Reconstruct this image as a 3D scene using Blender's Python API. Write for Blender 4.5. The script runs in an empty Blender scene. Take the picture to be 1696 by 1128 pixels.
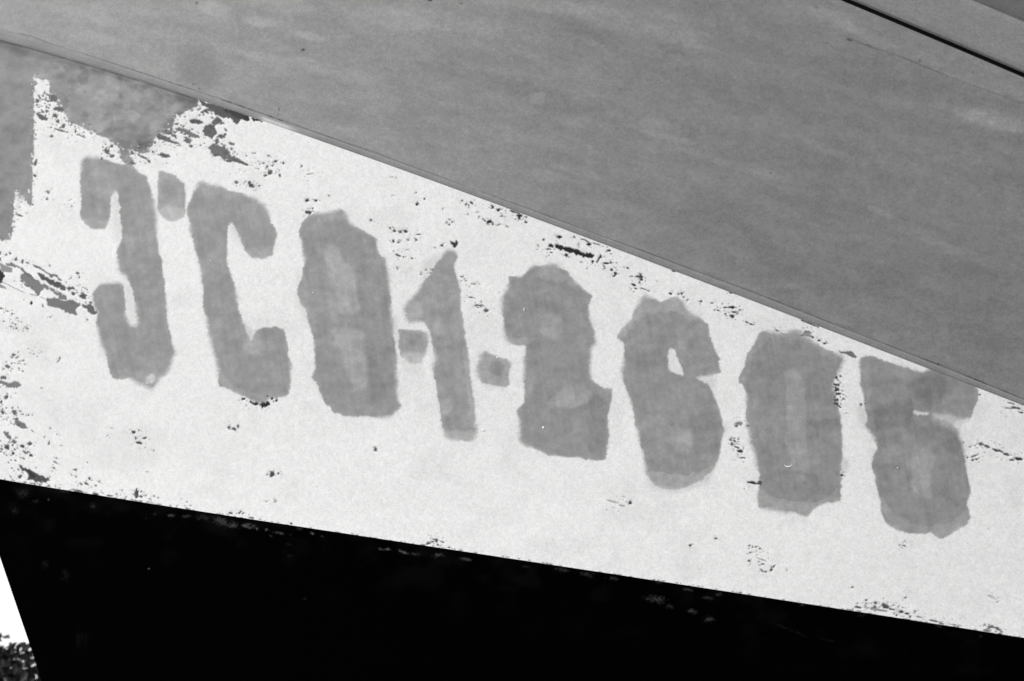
import bpy, math
import numpy as np
R = math.radians
rng = np.random.default_rng(7)
sc = bpy.context.scene
C = sc.collection

# ------------------------------------------------------------------ camera
CAM = np.array([0.0, -2.05, 1.20]); PITCH = R(15.0); FPX = 1696 * 50 / 36.0
cd = bpy.data.cameras.new('camera'); cam = bpy.data.objects.new('camera', cd); C.objects.link(cam)
cam.location = CAM; cam.rotation_euler = (R(90) + PITCH, 0, 0)
cd.lens = 50; cd.sensor_width = 36; cd.clip_start = 0.05; cd.clip_end = 2000
cd.dof.use_dof = True; cd.dof.focus_distance = 2.12; cd.dof.aperture_fstop = 10
sc.camera = cam
sc.view_settings.view_transform = 'Standard'; sc.view_settings.look = 'None'
sc.view_settings.exposure = 0.74; sc.view_settings.gamma = 1
# ------------------------------------------------------------------ sky and sun (black-and-white photograph)
SUN_EL, SUN_AZ = 34.0, 74.0      # azimuth: degrees to the left of the direction from the hull to the camera
w = bpy.data.worlds.new('World'); sc.world = w; w.use_nodes = True
nt = w.node_tree; bg = nt.nodes['Background']
sky = nt.nodes.new('ShaderNodeTexSky'); sky.sky_type = 'NISHITA'; sky.sun_disc = False
sky.sun_elevation = R(SUN_EL); sky.dust_density = 1.0; sky.air_density = 1.0
bw = nt.nodes.new('ShaderNodeRGBToBW')
nt.links.new(sky.outputs[0], bw.inputs[0]); nt.links.new(bw.outputs[0], bg.inputs[0]); bg.inputs[1].default_value = 0.15
sd = np.array([-math.sin(R(SUN_AZ)) * math.cos(R(SUN_EL)), -math.cos(R(SUN_AZ)) * math.cos(R(SUN_EL)), math.sin(R(SUN_EL))])
sky.sun_rotation = math.atan2(sd[0], sd[1])
sl = bpy.data.lights.new('sun', 'SUN'); sl.energy = 1.35; sl.angle = R(12); sl.color = (1, 0.995, 0.985)
so = bpy.data.objects.new('sun', sl); C.objects.link(so)
import mathutils
so.rotation_euler = mathutils.Vector(sd).to_track_quat('Z', 'Y').to_euler()

# ------------------------------------------------------------------ numeric helpers
FW = np.array([0, math.cos(PITCH), math.sin(PITCH)]); UP = np.array([0, -math.sin(PITCH), math.cos(PITCH)])
def ray(px, py):
    px = np.asarray(px, float); py = np.asarray(py, float)
    return FW + np.stack([(px - 848) / FPX, 0 * px, 0 * px], -1) + ((564 - py) / FPX)[..., None] * UP
def proj(x, y, z):
    q = np.stack([x - CAM[0], y - CAM[1], z - CAM[2]], -1); d = q @ FW
    return 848 + q[..., 0] / d * FPX, 564 - (q @ UP) / d * FPX
TAB = rng.random((8, 256, 256))
def vn(x, y, s=0):
    xi = np.floor(x).astype(int); yi = np.floor(y).astype(int); fx = x - xi; fy = y - yi
    fx = fx * fx * (3 - 2 * fx); fy = fy * fy * (3 - 2 * fy); T = TAB[s % 8]; o = (s // 8) * 37
    a = T[(yi + o) & 255, xi & 255]; b = T[(yi + o) & 255, (xi + 1) & 255]
    c = T[(yi + o + 1) & 255, xi & 255]; d = T[(yi + o + 1) & 255, (xi + 1) & 255]
    return (a * (1 - fx) + b * fx) * (1 - fy) + (c * (1 - fx) + d * fx) * fy
def fbm(x, y, s=0, n=3):
    r = 0; a = .5; t = 0
    for k in range(n):
        r = r + a * vn(x * 2**k + 11 * k, y * 2**k + 5 * k, s + k); t += a; a *= .5
    return r / t
def ss(a, b, x):
    t = np.clip((x - a) / (b - a), 0, 1); return t * t * (3 - 2 * t)
def lin(v):
    v = v / 255.0; return np.where(v < .04045, v / 12.92, ((v + .055) / 1.055) ** 2.4)
def alb(v): return lin(np.asarray(v, float)) / 1.09

# ------------------------------------------------------------------ survey of the hull: traced lines
YC = 0.62; HB = 1.22; HL = 1.2
kx = [0,6,118,207,266,317,328,434,493,551,612,679,745,798,848,866,933,996,1065,1145,1248,1310,1365,1418,1471,1511,1560,1617,1655,1696]
ky = [65,66.6,99,124,143,161,165.5,201,219,239.5,262,285.4,309,330,350,356,380.5,402,427.5,457,497.5,521,543.7,565,586,603,622,640.5,654,671]
ux = [38,54,107,165,248,289,371,454,493,559,625,679,745,798,880,959,1025,1079,1145,1248,1339,1405,1471,1525,1554,1617,1670,1696]
uy = [58,62,82,99,126,140,167,196,209,233,255,276,300,320,348,379,403,422,447,485,521,548,573,594,604,630,652,663]
wx = [0,80,165,239,350,509,615,721,798,883,1015,1198,1343,1491,1696]
wy = [794,806,821,832.5,849.7,874,891,906,917.6,930,951.5,978,1001,1025,1056]
sx = [1394,1454,1545,1610,1696]; sy = [0,20.5,58.5,88,126.5]
# stem on the centre plane
stx = np.array([-560,-470,-380,-290,-205,-130,-75,-37,0,20,40.7,54,68,110,190,330,560,800,1100,1600]); sty = np.array([-500,-260,-40,180,400,600,730,820,920,982,1042,1080,1128,1250,1400,1540,1700,1870,2080,2320])
d = ray(stx, sty); t = (YC - CAM[1]) / d[:, 1]; SX = CAM[0] + d[:, 0] * t; SZ = CAM[2] + d[:, 2] * t
def xs(z): return np.interp(z, SZ[::-1], SX[::-1])
def base_b(x, z):
    u = np.maximum(x - xs(z), 0); return HB * (1 - np.exp(-u / HL))
def hit(px, py, bf):
    d = ray(px, py); t = np.full(len(d), 2.1)
    for _ in range(60):
        P = CAM + d * t[:, None]; t = t + 0.6 * ((YC - bf(P[:, 0], P[:, 2])) - P[:, 1]) / d[:, 1]
    return CAM + d * t[:, None]
def curve(P, deg):
    c = np.polyfit(P[:, 0], P[:, 2], deg); x0, x1 = P[0, 0], P[-1, 0]; dc = np.polyder(c)
    def f(x):
        xc = np.clip(x, x0, x1)
        return np.polyval(c, xc) + np.polyval(dc, xc) * (x - xc)
    return f
zw = curve(hit(wx, wy, base_b), 3)
zk = curve(hit(kx, ky, base_b), 4)
def top_b(x, z):
    u = np.maximum(x - xs(z), 0); return base_b(x, z) + 0.30 * np.maximum(z - zk(x), 0) * (1 - np.exp(-u / .3))
zu = curve(hit(ux, uy, top_b), 4)
zs = curve(hit(sx, sy, top_b), 1)
def bot_b(x, z):
    u = np.maximum(x - xs(z), 0); return np.maximum(base_b(x, z) - 0.55 * np.maximum(zw(x) - z, 0) * (1 - np.exp(-u / .5)), 0.0)
P1 = hit(sx, sy, top_b); P2 = hit([1607, 1695], [0, 39.5], top_b)
STRAKE = float(np.mean(np.interp(P2[:, 0], P1[:, 0], P1[:, 2]) * 0 + P2[:, 2] - zs(P2[:, 0])))
XEND = 3.4

# ------------------------------------------------------------------ paint survey canvas (photo pixel units, padded)
PAD = 160; CW, CH = 1696 + 2 * PAD, 1128 + 2 * PAD
GX, GY = np.meshgrid(np.arange(CW) - PAD + .0, np.arange(CH) - PAD + .0)
def Z(pts, s, ox, oy): return [(ox + a / s, oy + b / s) for a, b in pts]
def poly_mask(pts, x0, y0, x1, y1):
    X, Y = np.meshgrid(np.arange(x0, x1) + .0, np.arange(y0, y1) + .0)
    m = np.zeros(X.shape, bool); n = len(pts)
    for i in range(n):
        ax, ay = pts[i]; bx, by = pts[(i + 1) % n]
        if ay == by: continue
        c = ((ay > Y) != (by > Y)) & (X < (bx - ax) * (Y - ay) / (by - ay) + ax); m ^= c
    return m.astype(float)
def blur(a, r):
    k = int(max(1, round(r * 2))); g = np.exp(-.5 * (np.arange(-k, k + 1) / r) ** 2); g /= g.sum()
    p = np.pad(a, k, mode='edge'); o = sum(g[i] * p[:, i:i + a.shape[1]] for i in range(2 * k + 1))
    return sum(g[i] * o[i:i + a.shape[0], :] for i in range(2 * k + 1))
def region(pts, m=12):
    xsv = [p[0] for p in pts]; ysv = [p[1] for p in pts]
    return (max(int(min(xsv)) - m, -PAD), max(int(min(ysv)) - m, -PAD), min(int(max(xsv)) + m, CW - PAD), min(int(max(ysv)) + m, CH - PAD))
def soft_poly(pts, sigma=1.4, w=.18, amp=.35, ns=5.0, seed=0, stretch=1.0, wa=3.0):
    x0, y0, x1, y1 = region(pts, 14); m = blur(poly_mask(pts, x0, y0, x1, y1), sigma)
    X, Y = np.meshgrid(np.arange(x0, x1) + .0, np.arange(y0, y1) + .0)
    n = fbm(X / (ns * stretch), Y / ns, seed) - .5; m = warp(m, X, Y, wa, 7.0, seed + 3)
    return (x0, y0, x1, y1), ss(.5 - w, .5 + w, m + amp * n * 2 * np.clip(4 * m * (1 - m) + .0, 0, 1))
def sl_(c, b): x0, y0, x1, y1 = b; return c[y0 + PAD:y1 + PAD, x0 + PAD:x1 + PAD]
def warp(m, X, Y, amp, ns, seed):
    sx_ = (fbm(X / ns, Y / ns, seed, 3) - .5) * 2 * amp; sy_ = (fbm(X / ns + 31, Y / ns + 17, seed + 2, 3) - .5) * 2 * amp
    h, w_ = m.shape; ix = np.clip(X - X[0, 0] + sx_, 0, w_ - 1.001); iy = np.clip(Y - Y[0, 0] + sy_, 0, h - 1.001)
    xi = ix.astype(int); yi = iy.astype(int); fx = ix - xi; fy = iy - yi
    return (m[yi, xi] * (1 - fx) + m[yi, xi + 1] * fx) * (1 - fy) + (m[yi + 1, xi] * (1 - fx) + m[yi + 1, xi + 1] * fx) * fy
class Canvas:
    def __init__(s, v): s.t = np.full((CH, CW), float(v)); s.m = np.zeros((CH, CW))
    def put(s, box, m, tone, chip=True):
        t = sl_(s.t, box); t[:] = t * (1 - m) + float(alb(tone)) * m
        if chip: q = sl_(s.m, box); q[:] = np.maximum(q, m)
    def poly(s, pts, tone, chip=True, op=1.0, **k):
        b, m = soft_poly(pts, **k); s.put(b, m * op, tone, chip)
    def blob(s, x, y, rx, ry=None, ang=0, tone=80, seed=None, rough=.9, op=1.0, chip=True, edge=.35):
        ry = rx if ry is None else ry; r = max(rx, ry) * 1.9 + 3
        b = (max(int(x - r), -PAD), max(int(y - r), -PAD), min(int(x + r) + 1, CW - PAD), min(int(y + r) + 1, CH - PAD))
        if b[0] >= b[2] or b[1] >= b[3]: return
        X, Y = np.meshgrid(np.arange(b[0], b[2]) + .0, np.arange(b[1], b[3]) + .0)
        a = R(ang); dx = (X - x) * math.cos(a) + (Y - y) * math.sin(a); dy = -(X - x) * math.sin(a) + (Y - y) * math.cos(a)
        q = int(x * 13 + y * 7) % 61 if seed is None else seed
        dd = np.sqrt((dx / rx) ** 2 + (dy / ry) ** 2) + rough * 1.25 * (fbm(X / 2.4, Y / 2.4, q, 3) - .5)
        f = 1.08 - dd; s.put(b, ss(0, edge, f) * op, tone, chip)
    def line(s, pts, wd, tone, rough=.8, op=1.0, step=1.0, chip=True):
        for (ax, ay), (bx, by) in zip(pts[:-1], pts[1:]):
            L = math.hypot(bx - ax, by - ay); n = max(2, int(L / (wd * step))); an = math.degrees(math.atan2(by - ay, bx - ax))
            for i in range(n):
                f = (i + .5) / n; s.blob(ax + (bx - ax) * f, ay + (by - ay) * f, max(L / n * .75, wd * .5), wd * .5, an, tone, rough=rough, op=op, chip=chip)
    def cluster(s, x, y, rx, ry, n, r, tone, ang=18, op=1.0):
        for i in range(n):
            a = rng.random() * 6.283; q = math.sqrt(rng.random()); k = R(ang)
            ex, ey = rx * q * math.cos(a), ry * q * math.sin(a)
            s.blob(x + ex * math.cos(k) - ey * math.sin(k), y + ex * math.sin(k) + ey * math.cos(k), r * (.5 + rng.random() * .9), r * (.35 + rng.random() * .5), ang + rng.random() * 40 - 20, tone * (.75 + .5 * rng.random()), op=op)
WHITE = 237.0
low = Canvas(alb(WHITE))
# faint yellowed stains in the white
low.t *= 1 - .06 * ss(.5, .8, fbm(GX / 60, GY / 45, 3)) - .16 * (fbm(GX / 3.4, GY / 3.4, 5) - .5) - .05 * (fbm(GX / 14, GY / 14, 7) - .5)
low.t *= 1 - .05 * ss(1150, 1696, GX) * fbm(GX / 25, GY / 40, 2)
# grey overpaint at the bow, left edge
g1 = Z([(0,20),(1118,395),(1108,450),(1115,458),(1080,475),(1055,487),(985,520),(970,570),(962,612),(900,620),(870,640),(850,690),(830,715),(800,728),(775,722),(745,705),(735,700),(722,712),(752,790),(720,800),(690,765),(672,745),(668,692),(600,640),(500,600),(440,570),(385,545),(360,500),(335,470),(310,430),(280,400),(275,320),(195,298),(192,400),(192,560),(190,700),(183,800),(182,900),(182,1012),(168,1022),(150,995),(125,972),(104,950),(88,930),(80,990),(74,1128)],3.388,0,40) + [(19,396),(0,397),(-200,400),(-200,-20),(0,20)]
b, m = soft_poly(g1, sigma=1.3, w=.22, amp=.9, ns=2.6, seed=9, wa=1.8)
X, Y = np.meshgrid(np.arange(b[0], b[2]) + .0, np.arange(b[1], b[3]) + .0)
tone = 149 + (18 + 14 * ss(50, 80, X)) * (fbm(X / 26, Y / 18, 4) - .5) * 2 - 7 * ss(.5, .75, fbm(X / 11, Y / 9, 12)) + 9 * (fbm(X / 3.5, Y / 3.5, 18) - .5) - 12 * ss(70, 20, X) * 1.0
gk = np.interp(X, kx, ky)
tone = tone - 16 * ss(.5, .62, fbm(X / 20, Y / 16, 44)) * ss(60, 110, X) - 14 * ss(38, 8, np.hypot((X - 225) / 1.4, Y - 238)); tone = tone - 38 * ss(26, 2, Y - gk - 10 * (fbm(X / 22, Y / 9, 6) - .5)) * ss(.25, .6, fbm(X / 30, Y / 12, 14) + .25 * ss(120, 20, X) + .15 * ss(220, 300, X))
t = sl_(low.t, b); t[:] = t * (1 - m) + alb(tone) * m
low.line([(0,70),(60,84),(118,101),(207,127),(266,146),(317,163)], 4, 92, op=.7)  # dark line painted for the shaded gap under the moulding
low.blob(36, 326, 13, 9, 35, 165, op=.6, chip=False, edge=.8); low.blob(30, 340, 7, 12, 0, 200, op=.5, chip=False, edge=.9)
eg = g1[3:60]
for (ax, ay), (bx_, by_) in zip(eg[:-1], eg[1:]):
    if not (-10 < ax < 340 and 60 < ay < 400): continue
    L_ = math.hypot(bx_ - ax, by_ - ay)
    for i in range(int(L_ * .35) + 1):
        f = rng.random(); o_ = rng.normal(size=2) * 3.2; rr = .8 + 1.6 * rng.random() ** 2
        if rng.random() < .62: low.blob(ax + (bx_ - ax) * f + o_[0], ay + (by_ - ay) * f + o_[1], rr * 1.3, rr, 20, 130 + 22 * rng.random(), op=.9)
        else: low.blob(ax + (bx_ - ax) * f + o_[0] * 1.5, ay + (by_ - ay) * f + o_[1] * 1.5, rr, rr * .8, 20, 232, op=.85, chip=False)
# dots and flakes in the top left corner
S1 = (3.388, 0, 40)
def B(L, s, ox, oy, **k):
    for q in L:
        x, y, rx = q[:3]; ry = q[3] if len(q) > 4 else rx; an = q[4] if len(q) > 5 else 0; tone = q[-1]
        low.blob(ox + x / s, oy + y / s, max(rx / s, .8), max(ry / s, .7), an, tone * (.85 if tone < 135 else 1), **k)
        for i in range(int(1 + rx / s * .9)):
            d_ = (1.1 + 1.3 * rng.random()) * rx / s + 1.0; a_ = rng.random() * 6.283
            low.blob(ox + x / s + d_ * math.cos(a_), oy + y / s + d_ * .7 * math.sin(a_), .7 + .7 * rng.random() ** 2, .6 + .5 * rng.random(), 360 * rng.random(), min(tone + 20, 130), op=.85)
def Q(pts, tone, s, ox, oy, **k): low.poly(Z(pts, s, ox, oy), tone * .93, sigma=.9, amp=.7, ns=2.8, w=.2, seed=int(pts[0][0]) % 40, **k)
Q([(195,495),(230,505),(265,525),(270,545),(235,540),(205,515)], 95, *S1)
Q([(1110,425),(1180,440),(1250,465),(1290,480),(1340,490),(1380,512),(1400,530),(1385,545),(1360,530),(1345,540),(1330,560),(1310,550),(1290,522),(1240,522),(1200,497),(1170,472),(1130,452)], 84, *S1)
Q([(1250,464),(1290,478),(1340,490),(1385,514),(1400,530),(1385,545),(1350,528),(1300,512),(1262,492)], 48, *S1)
Q([(1408,524),(1440,526),(1475,545),(1462,550),(1425,545)], 12, *S1)
Q([(1375,512),(1398,516),(1400,543),(1382,548),(1370,530)], 18, *S1)
Q([(1150,570),(1200,562),(1212,600),(1195,642),(1160,630),(1138,605)], 98, *S1)
Q([(1195,590),(1220,560),(1240,530),(1215,515),(1195,540)], 105, *S1)
Q([(985,588),(1030,583),(1075,605),(1125,632),(1120,645),(1080,632),(1040,612),(1000,602)], 122, *S1)
Q([(1160,688),(1190,680),(1235,685),(1290,712),(1295,735),(1340,752),(1395,785),(1385,795),(1330,775),(1270,762),(1205,738),(1190,715)], 112, *S1)
Q([(880,612),(930,625),(1000,668),(1010,680),(960,668),(885,640)], 105, *S1)
B([(210,435,10,100),(250,383,5,60),(258,413,5,80),(300,418,24,22,0,118),(330,478,30,13,10,110),(310,515,18,12,20,100),(325,545,12,100),(355,572,13,110),(290,630,11,9,0,110),(345,598,48,6,15,118),(425,602,8,100),(455,628,34,4,22,125),(600,712,20,18,0,100),(625,685,10,110),(630,742,16,10,0,112),(570,755,8,110),(260,490,6,13,0,110),(200,778,9,22,20,112),(195,850,14,8,30,112),(270,945,11,9,0,120),(265,982,9,7,0,120),(107,1072,26,6,15,85),
 (1100,548,34,15,8,88),(1228,545,22,20,0,100),(1240,630,28,13,5,102),(1218,660,14,20,0,112),(1055,655,27,18,30,116),(1073,685,12,9,0,110),(975,625,15,9,0,112),(905,640,26,10,10,98),(870,665,8,100),(920,737,38,12,8,102),(860,718,8,112),(800,745,42,6,25,108),(835,768,14,7,0,98),(790,690,18,20,0,120),(745,722,16,8,40,118),(745,780,12,7,20,105),
 (1212,735,18,10,0,108),(1280,768,22,8,10,98),(1345,772,55,7,22,98),(1300,672,20,9,15,120),(1380,788,14,5,10,88),(1430,725,8,5,0,100),(1545,770,14,7,-20,88),(1590,780,6,9,0,88),(1515,832,15,14,0,85),(1490,850,12,6,-10,88),(1500,800,8,95),(1530,795,7,95),(1570,850,6,9,0,85),(1327,888,13,9,30,108),(1412,905,20,14,0,82),(1400,888,10,100),(1455,908,8,5,-40,100),(1567,820,5,88),(1507,738,6,95),(1480,780,6,100),(1550,828,5,90)], *S1)
low.cluster(98, 330, 30, 22, 14, 1.3, 125); low.cluster(65, 165, 12, 14, 12, 2.2, 108); low.cluster(85, 205, 22, 12, 12, 1.8, 115); low.cluster(150, 226, 40, 9, 14, 1.4, 118, 25)
low.cluster(330, 228, 45, 12, 22, 2.0, 112, 20); low.cluster(440, 278, 26, 14, 22, 1.5, 100, 20); low.cluster(235, 262, 22, 8, 12, 1.6, 108, 30); low.cluster(390, 258, 32, 10, 16, 1.7, 112, 20); low.cluster(275, 235, 30, 8, 10, 1.8, 110, 20)
low.cluster(345, 192, 20, 12, 14, 3.0, 92, 30); low.cluster(362, 215, 16, 14, 12, 3.2, 90, 40); low.cluster(310, 215, 26, 12, 16, 2.2, 98, 20); low.cluster(275, 222, 22, 10, 16, 2.0, 98, 20)
low.cluster(375, 250, 26, 8, 16, 2.3, 92, 22); low.cluster(72, 178, 14, 14, 16, 2.2, 90); low.cluster(85, 160, 8, 10, 8, 2.6, 98); low.cluster(180, 248, 16, 8, 12, 1.8, 95, 30)
# long scrape left of the J
S4 = (6.265, 0, 380)
Q([(0,355),(60,368),(130,398),(142,440),(90,445),(0,442)], 152, *S4); Q([(-60,540),(0,560),(70,622),(0,612),(-60,600)], 152, *S4)
Q([(60,350),(120,343),(180,385),(230,398),(290,458),(370,520),(430,560),(560,630),(690,705),(695,740),(620,732),(600,690),(500,622),(460,612),(425,660),(395,692),(330,622),(270,582),(215,512),(212,465),(250,450),(190,410),(130,390),(60,366)], 128, *S4)
Q([(180,385),(230,398),(290,458),(375,522),(350,525),(280,480),(220,430)], 105, *S4)
Q([(480,720),(560,708),(640,735),(700,740),(760,738),(825,770),(822,800),(790,830),(790,862),(818,892),(740,882),(660,847),(580,827),(490,787)], 122, *S4)
Q([(370,450),(420,455),(500,500),(560,530),(640,558),(652,602),(620,617),(560,587),(480,547),(400,497)], 80, *S4)
Q([(320,345),(400,375),(480,430),(560,470),(642,513),(630,525),(540,490),(460,440),(370,392)], 112, *S4)
Q([(-80,400),(0,432),(30,445),(50,480),(25,510),(20,545),(0,555),(-80,500)], 14, *S4)
Q([(620,560),(672,575),(680,640),(620,620)], 90, *S4)
Q([(840,780),(900,790),(960,778),(982,840),(1018,882),(970,887),(900,842),(850,822)], 102, *S4)
B([(325,765,13,22,0,12),(735,612,42,20,0,98),(762,665,28,20,30,86),(862,690,40,34,20,92),(940,760,22,12,10,90),(165,312,17,100),(230,335,18,24,0,112),(60,260,12,75),(105,250,16,10,40,90),(285,348,22,10,20,110),(515,382,9,80),(810,455,22,12,15,105),(820,500,14,10,20,105),(735,505,10,115),(270,580,34,10,30,40),(225,540,30,7,30,60),(690,545,0.1,80),(245,735,6,95),(445,795,11,95),(905,937,13,8,10,90),(12,818,14,12,0,80),(75,850,26,9,15,105),(128,876,10,60),(180,920,14,9,0,95),(160,988,12,85),(168,1028,15,10,-40,85),(110,1010,24,6,10,105),(280,1030,22,8,10,95),(220,960,12,8,0,105),(520,912,12,7,0,120),(0,245,20,22,0,120),(0,310,14,16,0,110)], *S4)
for pts, wd, tn in [([(0,540),(75,570),(150,610),(260,660)], 8, 90), ([(310,672),(385,692)], 8, 60), ([(420,700),(470,730)], 8, 110), ([(440,560),(560,625),(650,668)], 8, 100), ([(700,740),(780,770)], 9, 100)]:
    low.line(Z(pts, *S4), wd / 6.265, tn)
low.cluster(130, 478, 18, 8, 12, 1.4, 115, 25); low.cluster(25, 540, 22, 9, 14, 1.4, 112)
# left edge flaking
S7 = (3.76, 0, 550)
Q([(-60,300),(0,305),(60,320),(90,303),(132,325),(122,342),(60,346),(0,325),(-60,320)], 130, *S7)
Q([(100,538),(130,558),(182,605),(150,602),(88,580)], 122, *S7); Q([(22,612),(55,630),(76,665),(60,672),(25,642)], 118, *S7)
Q([(100,820),(150,840),(200,868),(262,895),(300,920),(300,938),(240,932),(200,915),(178,922),(158,912),(185,900),(150,862)], 72, *S7)
Q([(150,845),(200,872),(225,905),(190,905)], 40, *S7)
B([(85,142,15,9,0,92),(110,157,6,95),(50,215,18,12,0,115),(20,285,22,12,0,110),(40,405,14,88),(8,435,10,90),(15,500,14,110),(90,500,16,18,0,112),(175,518,7,95),(200,520,6,95),(205,620,7,4,0,60),(45,718,20,17,30,72),(90,685,20,12,0,116),(185,697,16,12,0,88),(140,712,18,10,30,66),(155,748,18,7,30,66),(80,755,11,42),(190,766,15,10,30,70),(125,900,16,13,0,105),(300,922,14,7,10,110),(305,690,5,14,20,80),(350,785,5,60),(345,812,20,5,30,75),(335,848,11,6,30,95),(470,858,7,45),(475,900,6,115),(447,893,5,115),(557,912,11,7,50,52),(540,945,20,7,30,42),(503,945,6,48),(598,955,5,105),(620,932,8,150),(832,622,17,10,10,70),(845,660,6,16,0,78),(900,660,17,6,-25,78),(868,690,24,10,10,68),(865,612,8,120),(670,645,10,4,20,125),(693,598,5,125),(957,738,5,130),(923,873,5,130),(850,1008,16,32,0,74),(880,1024,12,10,0,92),(910,1018,7,100),(880,995,6,100),(760,985,6,105),(490,990,34,7,15,74),(600,1013,24,10,5,80),(683,1020,20,6,5,80),(372,163,7,120),(362,182,6,120),(256,350,5,130),(278,657,5,120),(960,1022,6,115),(230,965,14,7,0,80),(310,598,5,125)], *S7)
low.cluster(58, 583, 14, 8, 14, 1.1, 130); low.cluster(18, 620, 22, 45, 26, 1.9, 112); low.cluster(25, 690, 22, 22, 24, 2.0, 115); low.cluster(22, 745, 26, 24, 26, 2.2, 95, 30); low.cluster(60, 790, 45, 14, 20, 1.8, 90, 25); low.cluster(6, 660, 12, 90, 30, 1.7, 108)
low.cluster(100, 760, 70, 45, 12, 1.2, 110, 30)
# specks between the C, the 0 and the 1
SA = (3.769, 400, 170)
B([(378,398,8,80),(430,445,26,3,-10,125),(415,608,12,7,10,68),(465,610,5,75),(445,660,6,70),(412,685,18,10,10,82),(808,737,8,85),(1096,634,8,10,0,60),(1142,600,8,58),(1090,562,5,60),(1378,612,8,105),(1438,627,15,7,35,58),(1400,637,7,58),(1420,643,6,50),(1568,652,9,22),(1605,670,11,9,0,28),(1412,697,6,50),(1475,682,5,80),(1483,711,5,60),(1550,742,15,10,0,30),(1520,738,6,60),(1570,760,7,42),(1608,760,6,70),(1628,708,5,50),(1655,772,5,58),(1315,745,6,70),(1298,762,7,70),(1283,745,5,90),(1300,730,5,95),(930,785,6,58),(958,803,9,58),(1025,803,13,10,0,68),(990,808,8,100),(1103,822,18,4,0,70),(1685,678,16,6,15,48),(545,580,5,110),(1257,660,5,110),(940,465,6,120),(965,470,5,120),(940,580,5,120),(25,495,5,120),(110,520,8,5,-40,90)], *SA)
SE = (4.905, 640, 330)
Q([(510,342),(528,338),(550,362),(575,338),(590,350),(567,386),(548,396),(525,372)], 45, *SE)
B([(33,237,9,70),(62,261,16,7,25,48),(158,262,18,13,0,62),(115,265,12,102),(260,287,24,6,5,88),(57,341,11,17,0,20),(98,352,9,9,0,45),(103,330,5,80),(243,330,8,48),(178,330,16,14,0,140),(95,455,28,8,22,40),(140,470,8,80),(205,480,12,7,25,38),(90,563,9,6,0,58),(167,410,6,110),(452,375,11,28),(323,568,6,60),(372,573,9,7,0,66),(358,602,8,58),(280,610,10,6,0,78),(613,630,13,6,5,38),(610,662,11,4,0,88),(650,660,6,88),(690,800,28,6,5,60),(735,860,10,80),(765,865,8,75),(745,880,10,4,0,85),(815,907,24,7,5,58),(395,393,6,88),(770,840,5,90),(710,690,24,8,0,165),(752,690,5,150)], *SE)
# black flaked seam above the 2
SB = (3.769, 800, 320)
low.line(Z([(455,328),(500,345),(545,355),(590,368),(640,387),(690,392)], *SB), 8.2, 13, rough=1.0)
Q([(408,325),(420,308),(438,318),(436,338),(412,338)], 14, *SB)
B([(478,335,22,15,0,14),(540,355,30,22,0,14),(585,368,16,20,0,14),(660,388,32,16,10,14),(230,142,17,13,0,24),(200,118,32,5,22,32),(225,158,10,24),(272,150,12,5,0,24),(268,180,12,7,15,15),(118,143,5,58),(62,88,9,20),(98,104,10,18),(42,178,17,12,0,38),(30,185,8,60),(62,193,7,60),(100,195,5,85),(148,207,5,55),(8,170,6,70),(478,273,18,11,0,18),(380,291,8,28),(347,332,5,50),(405,350,28,4,0,40),(428,370,10,5,0,40),(520,385,11,13,0,24),(535,400,5,40),(685,428,12,10,0,38),(735,395,9,10,0,14),(722,415,22,7,-60,28),(775,438,26,7,0,14),(800,432,7,14),(757,455,6,25),(757,468,6,28),(805,480,13,11,0,42),(828,505,10,14,0,62),(820,518,12,5,0,50),(662,320,15,11,0,14),(710,318,28,4,15,50),(787,358,14,10,0,14),(905,467,10,7,30,78),(985,520,16,18,0,82),(965,520,12,8,0,60),(990,540,13,8,0,62),(978,557,8,65),(930,518,6,80),(940,572,20,7,25,30),(955,595,14,5,20,70),(1172,628,11,7,10,18),(1362,675,8,14),(1240,627,9,6,0,62),(1222,630,6,75),(1255,648,8,5,20,60),(1280,666,7,4,0,80),(1430,686,14,4,0,85),(1555,713,30,9,3,22),(1512,714,17,5,3,24),(1470,732,13,6,10,50),(1445,730,5,70),(1555,768,18,12,20,60),(1570,742,20,6,0,78),(1605,730,8,6,0,66),(1515,755,7,60),(1590,750,6,70),(1650,806,17,5,20,28),(1675,818,12,5,20,50),(1190,487,14,5,18,66),(1548,624,12,5,15,58),(650,468,5,85),(615,430,5,95),(570,275,8,130),(600,320,5,100),(1087,550,4,110)], *SB)
low.line(Z([(612,286),(640,293),(668,312)], *SB), 2.2, 28); low.line(Z([(985,592),(1010,600),(1040,612)], *SB), 1.7, 24)
SC = (3.769, 1246, 480)
low.line(Z([(303,190),(340,203),(385,222),(415,234)], *SC), 2.6, 12)
Q([(540,378),(600,387),(622,383),(658,425),(640,428),(600,412),(560,396)], 122, *SC)
B([(315,285,20,6,10,92),(345,262,22,5,10,120),(365,290,20,8,10,110),(378,298,10,5,0,90),(345,280,30,18,0,150),(420,317,13,6,20,38),(450,335,11,8,0,60),(155,255,17,6,35,128),(190,275,14,4,30,140),(1420,655,10,5,20,58),(525,545,9,8,0,70),(522,592,20,7,15,66),(527,625,19,12,-25,58),(537,650,18,9,0,74),(522,690,17,12,0,66),(525,712,20,12,10,52),(545,728,16,6,35,56),(568,680,9,7,0,92),(568,655,6,100),(590,770,6,110),(680,715,9,100),(705,708,6,110),(1630,685,18,5,10,58),(1650,738,32,8,8,112),(1685,768,17,7,5,20),(1620,710,28,4,15,120),(1600,740,30,5,10,150)], *SC)
S5 = (2.968, 1200, 520)
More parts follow.
